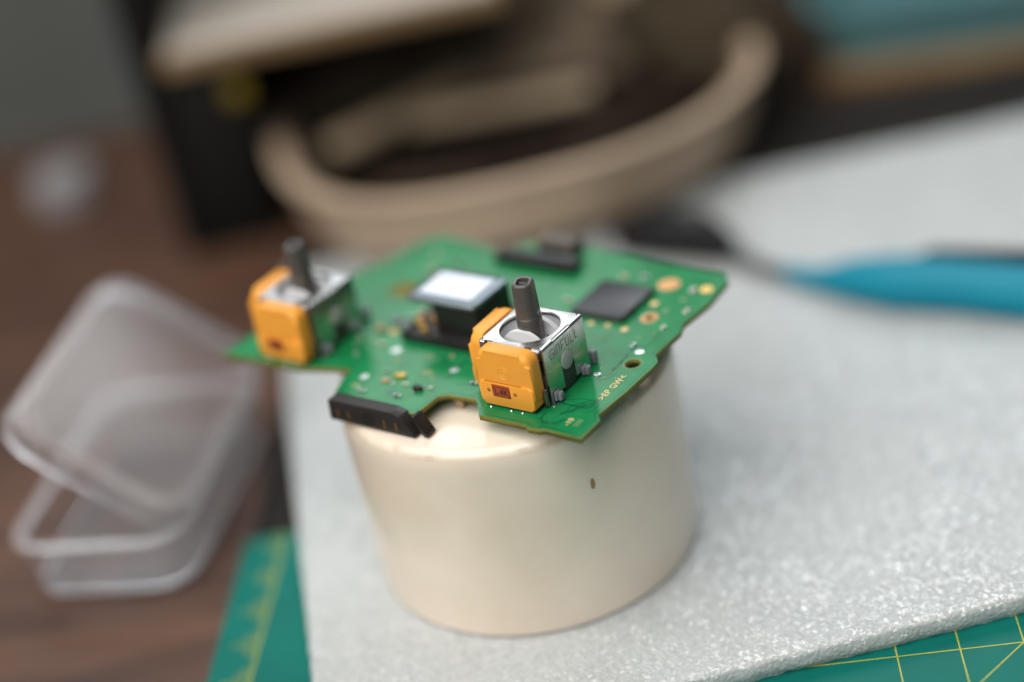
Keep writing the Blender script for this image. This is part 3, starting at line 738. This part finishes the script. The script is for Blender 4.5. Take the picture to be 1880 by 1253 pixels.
    for x in (-3.45, 1.95): obj('pod_hole', cyl(B(), (x, 3.35), 0.36, -9.63, -9.58, 20, 'y'), M['hole'], h)
    obj('pod_line', box(B(), -4.2, 3.3, -9.5, -9.27, 4.93, 4.99), M['hole'], h, smooth=0)
    bm = B()
    def rng(r_, w_, cx, cz):
        n_ = 28; return loft(bm, [[(cx+q*math.cos(2*math.pi*i/n_), y_, cz+q*math.sin(2*math.pi*i/n_)) for i in range(n_)] for q, y_ in ((r_, -9.22), (r_+w_/2, -9.30), (r_+w_, -9.22))], False, False)
    rng(1.05, 0.2, 0.1, 6.9); rng(0.45, 0.18, 0.1, 6.9)
    obj('moulded_ring', bm, M['orange'], h)
    obj('pod_base', box(B(), -4.9, 5.3, -9.2, -6.6, 0.0, 0.55, 0.05), M['black_pl'], h)
    for x in (-3.6, 0.6, 2.9): obj('pod_solder', lathe(B(), [(0.32, 0), (0.28, 0.14), (0.15, 0.24), (0, 0.27)], 12, (x, -9.75)), M['solder'], h, smooth=60)
    # the second pod on the side away to the left is the same pod turned a quarter
    c = p1.copy(); col.objects.link(c); c.parent = h; c.rotation_euler = (0, 0, R(-90))
    o = obj('pod_base', box(B(), -9.2, -6.6, -5.3, 4.9, 0.0, 0.55, 0.05), M['black_pl'], h)
    return h
js = build_joystick()
c2 = js.copy(); col.objects.link(c2); c2.location = Vector((-50.86, -0.05, 0))*S
c2['label'] = 'second steel joystick module, at the far left wing of the board'
for ch_ in list(js.children):
    q = ch_.copy(); col.objects.link(q); q.parent = c2

# ------------------------------------------------------------------ clear plastic box, lid half open
ba = math.atan2(58.1, 15.3)-R(90)
FRx, FRy = -69.2, 12.5
hd = Vector((0.2547, 0.967)); pd = Vector((-0.967, 0.2547))
bc = Vector((FRx, FRy))+hd*30+pd*18.5
bx = empty('plastic_box', (bc.x, bc.y, TZ), ba)
tag(bx, 'small clear plastic box on the wooden table with its hinged lid half open', 'plastic box')
def rl(hx, hy, r, z): return [(x, y, z) for x, y in rrect(hx, hy, max(0.3, r), 8)]
def shell(name, loops, mm, **k): return obj(name, loft(B(), [rl(*l) for l in loops], closed=True), M[mm], bx, smooth=40, **k)
# walls: an outer and an inner skin closed at the top and bottom edges
obj('floor', loft(B(), [rl(16.9, 28.3, 7.1, 0.45), rl(16.9, 28.3, 7.1, 1.25)]), M['clear'], bx, smooth=0)
shell('wall', [(17.5, 29.0, 7.4, 1.7), (18.0, 29.5, 7.6, 12.6), (17.2, 28.7, 7.0, 12.6), (16.8, 28.3, 6.9, 1.7)], 'clear')
shell('foot_edge', [(16.2, 27.6, 6.5, 0.05), (17.1, 28.5, 7.2, 0.4), (17.5, 29.0, 7.4, 1.68), (16.75, 28.25, 6.9, 1.68), (16.3, 27.8, 6.5, 0.42)], 'clear_rim')
shell('rim', [(17.2, 28.7, 7.0, 12.62), (18.6, 30.1, 8.0, 12.7), (19.2, 30.7, 8.4, 13.0), (19.2, 30.7, 8.4, 13.7), (18.6, 30.1, 8.0, 14.0), (17.4, 28.9, 7.1, 14.0)], 'clear_rim')
lid = obj('lid', loft(B(), [[(x-20.6, y, z) for x, y, z in rl(16.6, 27.9, 6.6, zz)] for zz in (4.15, 4.95)]), M['clear'], bx, (19.2, 0, 14.1), (0, R(41), 0), smooth=0)
def shell_l(name, loops, mm): return obj(name, loft(B(), [[(x-20.6, y, z) for x, y, z in rl(*l)] for l in loops], closed=True), M[mm], lid, smooth=40)
shell_l('lid_skirt', [(19.6, 30.9, 8.4, 1.4), (19.3, 30.6, 8.2, 3.6), (18.5, 29.8, 7.8, 3.6), (18.8, 30.1, 7.9, 1.4)], 'clear')
shell_l('lid_lip', [(20.3, 31.6, 8.8, 0.1), (20.3, 31.6, 8.8, 1.1), (19.65, 30.95, 8.4, 1.38), (18.75, 30.05, 7.9, 1.38), (18.75, 30.05, 7.9, 0.1)], 'clear_rim')
shell_l('lid_shoulder', [(19.3, 30.6, 8.2, 3.62), (18.8, 30.1, 7.9, 4.6), (17.9, 29.2, 7.4, 5.0), (16.62, 27.92, 6.62, 5.0), (16.62, 27.92, 6.62, 4.2), (17.8, 29.1, 7.3, 4.1), (18.5, 29.8, 7.8, 3.62)], 'clear_rim')

# ------------------------------------------------------------------ hand tool with blue grip
tl = empty('hand_tool', (62.4, 81.3, 0.2))
tag(tl, 'hand tool with blue grip and black head lying on the foam beyond the board', 'hand tool')
def swept(bm, path, n=20):
    """path rows: x, y, width, height, centre z, side offset; rounded-square sections across the path"""
    L = []
    for i, (x, y, wd, ht, zc, so) in enumerate(path):
        a = Vector(path[max(0, i-1)][:2]); b = Vector(path[min(len(path)-1, i+1)][:2]); t = (b-a).normalized(); nn = Vector((-t.y, t.x))
        r = []
        for k in range(n):
            c, s_ = math.cos(2*math.pi*k/n), math.sin(2*math.pi*k/n)
            q = so+wd/2*math.copysign(abs(c)**0.65, c); z = zc+ht/2*math.copysign(abs(s_)**0.65, s_)
            r.append((x-62.4+nn.x*q, y-81.3+nn.y*q, z))
        L.append(r)
    return loft(bm, L)
obj('head', swept(B(), [(32, 110.5, 3, 4, 3.6, 0), (34.9, 108.7, 9, 7, 3.6, 0), (42, 105, 13, 9.6, 4.9, 0), (51, 99, 13, 9.6, 4.9, 0), (55.5, 93.5, 8, 7, 3.6, 0), (57.5, 90, 4, 3.5, 2.6, 0)]), M['tool_black'], tl, smooth=50)
obj('pivot', cyl(B(), (50-62.4, 98.6-81.3), 2.0, 9.5, 10.3, 24, 'z', 0.2), M['dark_pl'], tl)
obj('neck', swept(B(), [(56.5, 92, 3.6, 3.2, 2.4, 0), (62.4, 81.3, 2.8, 2.8, 2.0, 0), (68.3, 74.2, 3.2, 3.2, 2.2, 0), (71, 71.5, 3, 3, 2.2, 0)]), M['dark_pl'], tl, smooth=50)
obj('grip', swept(B(), [(66.5, 76.2, 3.6, 3.6, 2.3, 0), (72, 70.5, 5.2, 4.4, 2.6, 0), (79, 64.8, 10.5, 7.6, 3.9, 0), (87.6, 58.4, 13.5, 9.2, 4.7, -0.6), (98, 51.5, 12.6, 9.2, 4.7, -0.2), (110.3, 43.3, 13.2, 9.2, 4.7, -0.6), (128, 31.5, 11, 8, 4.1, 0), (134, 27.5, 6, 4, 3.4, 0)]), M['blue'], tl, smooth=50)
obj('back_strip', swept(B(), [(84, 61, 1.8, 2.4, 3.6, 4.6), (92, 55.3, 3.2, 5.2, 6.6, 7.0), (110.3, 43.3, 3.4, 5.6, 7.2, 7.4), (128, 31.5, 3.0, 5, 6.2, 6.6)]), M['tool_black'], tl, smooth=50)

# ------------------------------------------------------------------ beige bowl and what lies in it
bw = empty('bowl', (17, 181, -1.9)); bw.rotation_euler = (R(-2.95), 0, R(6))
tag(bw, 'wide beige plastic bowl of scraps standing behind the foam', 'bowl')
def squarish(bm):                                # the bowl is a rounded square in plan
    for v in bm.verts:
        r_ = math.hypot(v.co.x, v.co.y)
        if r_ < 1e-6: continue
        c, s_ = abs(v.co.x)/r_, abs(v.co.y)/r_
        e_ = 3.0 if v.co.x < 0 else 2.05
        k = (c**e_+s_**e_)**(-1/e_)
        v.co.x *= k*0.95; v.co.y *= k
pr = [(0, 0.02), (56, 0.02), (62, 0.8), (66, 4), (68.5, 12), (70, 19.5), (71.5, 20.6), (71.5, 21.4), (70, 21.8), (66, 21.2), (63.5, 16), (60, 5), (55, 2.2), (0, 2.0)]
bm = lathe(B(), pr, 128)
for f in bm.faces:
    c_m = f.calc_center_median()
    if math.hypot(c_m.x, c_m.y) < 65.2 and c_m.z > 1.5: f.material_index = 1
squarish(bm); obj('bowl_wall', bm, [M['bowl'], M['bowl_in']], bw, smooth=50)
def stick_thing(name, p0, p1, wd, th, mm, label, cat, z0, z1):
    a = Vector((p0[0], p0[1], z0)); b = Vector((p1[0], p1[1], z1)); d = b-a
    o = obj(name, box(B(), 0, d.length, -wd/2, wd/2, -th/2, th/2, 0.6), M[mm])
    o.location = a*S; o.rotation_euler = (0, -math.asin(d.z/d.length), math.atan2(d.y, d.x))
    return tag(o, label, cat)
stick_thing('wood_strip', (-36, 186), (4, 217), 8, 4, 'pale_wood', 'short pale strip leaning left inside the beige bowl', 'wood strip', 10.6, 10.5)
stick_thing('wood_strip', (-14, 203), (40, 196), 6, 4, 'pale_wood', 'longer pale strip lying across the beige bowl', 'wood strip', 7.5, 8.5)
# added crumpled filler that darkens the bowl's inside under the strips
bm = B(); rings = []
for k in range(15):
    rr = 58.5*k/14
    L = []
    for i in range(60):
        a = 2*math.pi*i/60; x, y = rr*math.cos(a), rr*math.sin(a)
        z = 5.2+3.2*mnoise.noise((x*0.05, y*0.05, 1.7))+1.5*mnoise.noise((x*0.16, y*0.16, 4.2))
        L.append((x, y, max(2.3, z-0.5)))
    rings.append(L)
prev = [bm.verts.new(p) for p in rings[1]]
bm.faces.new(prev)
for L in rings[2:]:
    cur = [bm.verts.new(p) for p in L]
    for i in range(60): bm.faces.new((prev[i], prev[(i+1) % 60], cur[(i+1) % 60], cur[i]))
    prev = cur
squarish(bm); bmesh.ops.solidify(bm, geom=bm.faces[:], thickness=0.3)
tag(obj('dark_filler', bm, M['brown_bits'], None, (17, 181, -1.8), (R(-2.95), 0, R(6)), smooth=60), 'added crumpled dark brown filler darkening the beige bowl under the pale strips', 'dark_filler')
def lump(name, c, r, mm, label, cat, seed, rz=0):
    bm = B(); bmesh.ops.create_icosphere(bm, subdivisions=4, radius=1)
    for v in bm.verts:
        p = v.co.copy(); k = 1+0.16*mnoise.noise(p*1.6+Vector((seed, 0, 0)))+0.07*mnoise.noise(p*4.5+Vector((0, seed, 0)))
        v.co = Vector((p.x*r[0]*k, p.y*r[1]*k, max(-0.55, p.z)*r[2]*k))
    return tag(obj(name, bm, M[mm], None, c, (0, 0, rz), smooth=80), label, cat)
lump('added_lump', (76, 210, 14.5), (24, 36, 14.5), 'added_lump', 'added dark olive brown lump standing in for shade on the far right rim of the beige bowl', 'added_lump', 3.1, R(25))  # added shape: its dark colour replaces shade on the right rim
lump('added_lump', (6, 252, 13), (48, 15, 12), 'added_lump_tan', 'added dull tan lump hiding the bright far rim of the beige bowl', 'added_lump', 8.4)  # added shape that covers the too bright far rim
stick_thing('card_piece', (-4, 228), (42, 226), 30, 3, 'kraft', 'flat brown card propped against the far inside of the beige bowl', 'card', 9.0, 9.4)
stick_thing('card_piece', (-24, 164), (6, 156), 12, 3, 'brown_bits', 'small dark card lying in the near left of the beige bowl', 'card', 6.5, 6.0)
stick_thing('rod', (28, 152), (66, 178), 6, 5, 'brown_bits', 'dark brown rod in the near right of the beige bowl', 'rod', 8.5, 9.0)
stick_thing('wood_block', (60, 232), (52, 242), 9, 6, 'pale_wood', 'small pale block lying on the added lumps at the far right of the beige bowl', 'wood block', 23.5, 24.5)

# ------------------------------------------------------------------ black shelf unit and pale board, upper left
sh = empty('shelf_unit', (-80, 172, TZ), R(0))
tag(sh, 'tall black shelf unit standing at the upper left behind the bowl', 'shelf unit')
obj('side_panel', box(B(), 0, 7, 0, 114, 0.02, 164, 0.8), M['shelf'], sh)
obj('lower_body', box(B(), 7.02, 27, 0.5, 106, 0.02, 52, 0.8), M['shelf'], sh)
obj('back_panel', box(B(), 7.02, 110, 106.02, 114, 0.02, 164, 0.8), M['shelf'], sh)
obj('knob', cyl(B(), (27.0-1.6, 44), 3.2, -2.2, 0.5, 24, 'y', 0.4), M['yellow_dim'], sh)
br = empty('board', (-73, 171.5, TZ+52.1), R(-1))
tag(br, 'pale topped board with orange brown edges lying on the black shelf unit', 'board')
obj('core', box(B(), 0.5, 92, 0, 104, 0, 4.5, 0.5), M['wood_edge'], br)
obj('top_face', box(B(), 2.2, 90, 1.4, 102, 4.52, 6.0, 0.4), M['board_top'], br)

# ------------------------------------------------------------------ plank and teal tray, upper right
pk = obj('plank', box(B(), 0, 130, 0, 70, 0, 4.6, 0.8), M['wood_edge'], None, (105, 194, TZ+0.02), (0, 0, R(-12)))
tag(pk, 'orange brown wooden plank at the upper right behind the foam', 'plank')
bm = B()
loft(bm, [rl(50, 26, 8, 0), rl(54, 30, 10, 16), rl(55.5, 31.5, 11, 16.5), rl(55.5, 31.5, 11, 18), rl(52.5, 28.5, 9, 18), rl(48.5, 24.5, 7, 2)])
tt = obj('tray', bm, M['teal'], None, (163, 215, TZ+4.7), (0, 0, R(-12)), smooth=40)
tag(tt, 'teal plastic tray standing on the orange brown plank', 'tray')

# small frosted cap far left
cp = obj('cap', lathe(B(), [(0, 0), (9, 0), (10, 1), (9.6, 8), (8.5, 9.5), (0, 10)], 40), M['white_cap'], None, (-120, 232, TZ+0.02))
tag(cp, 'small frosted white cap on the table left of the shelf unit', 'cap')
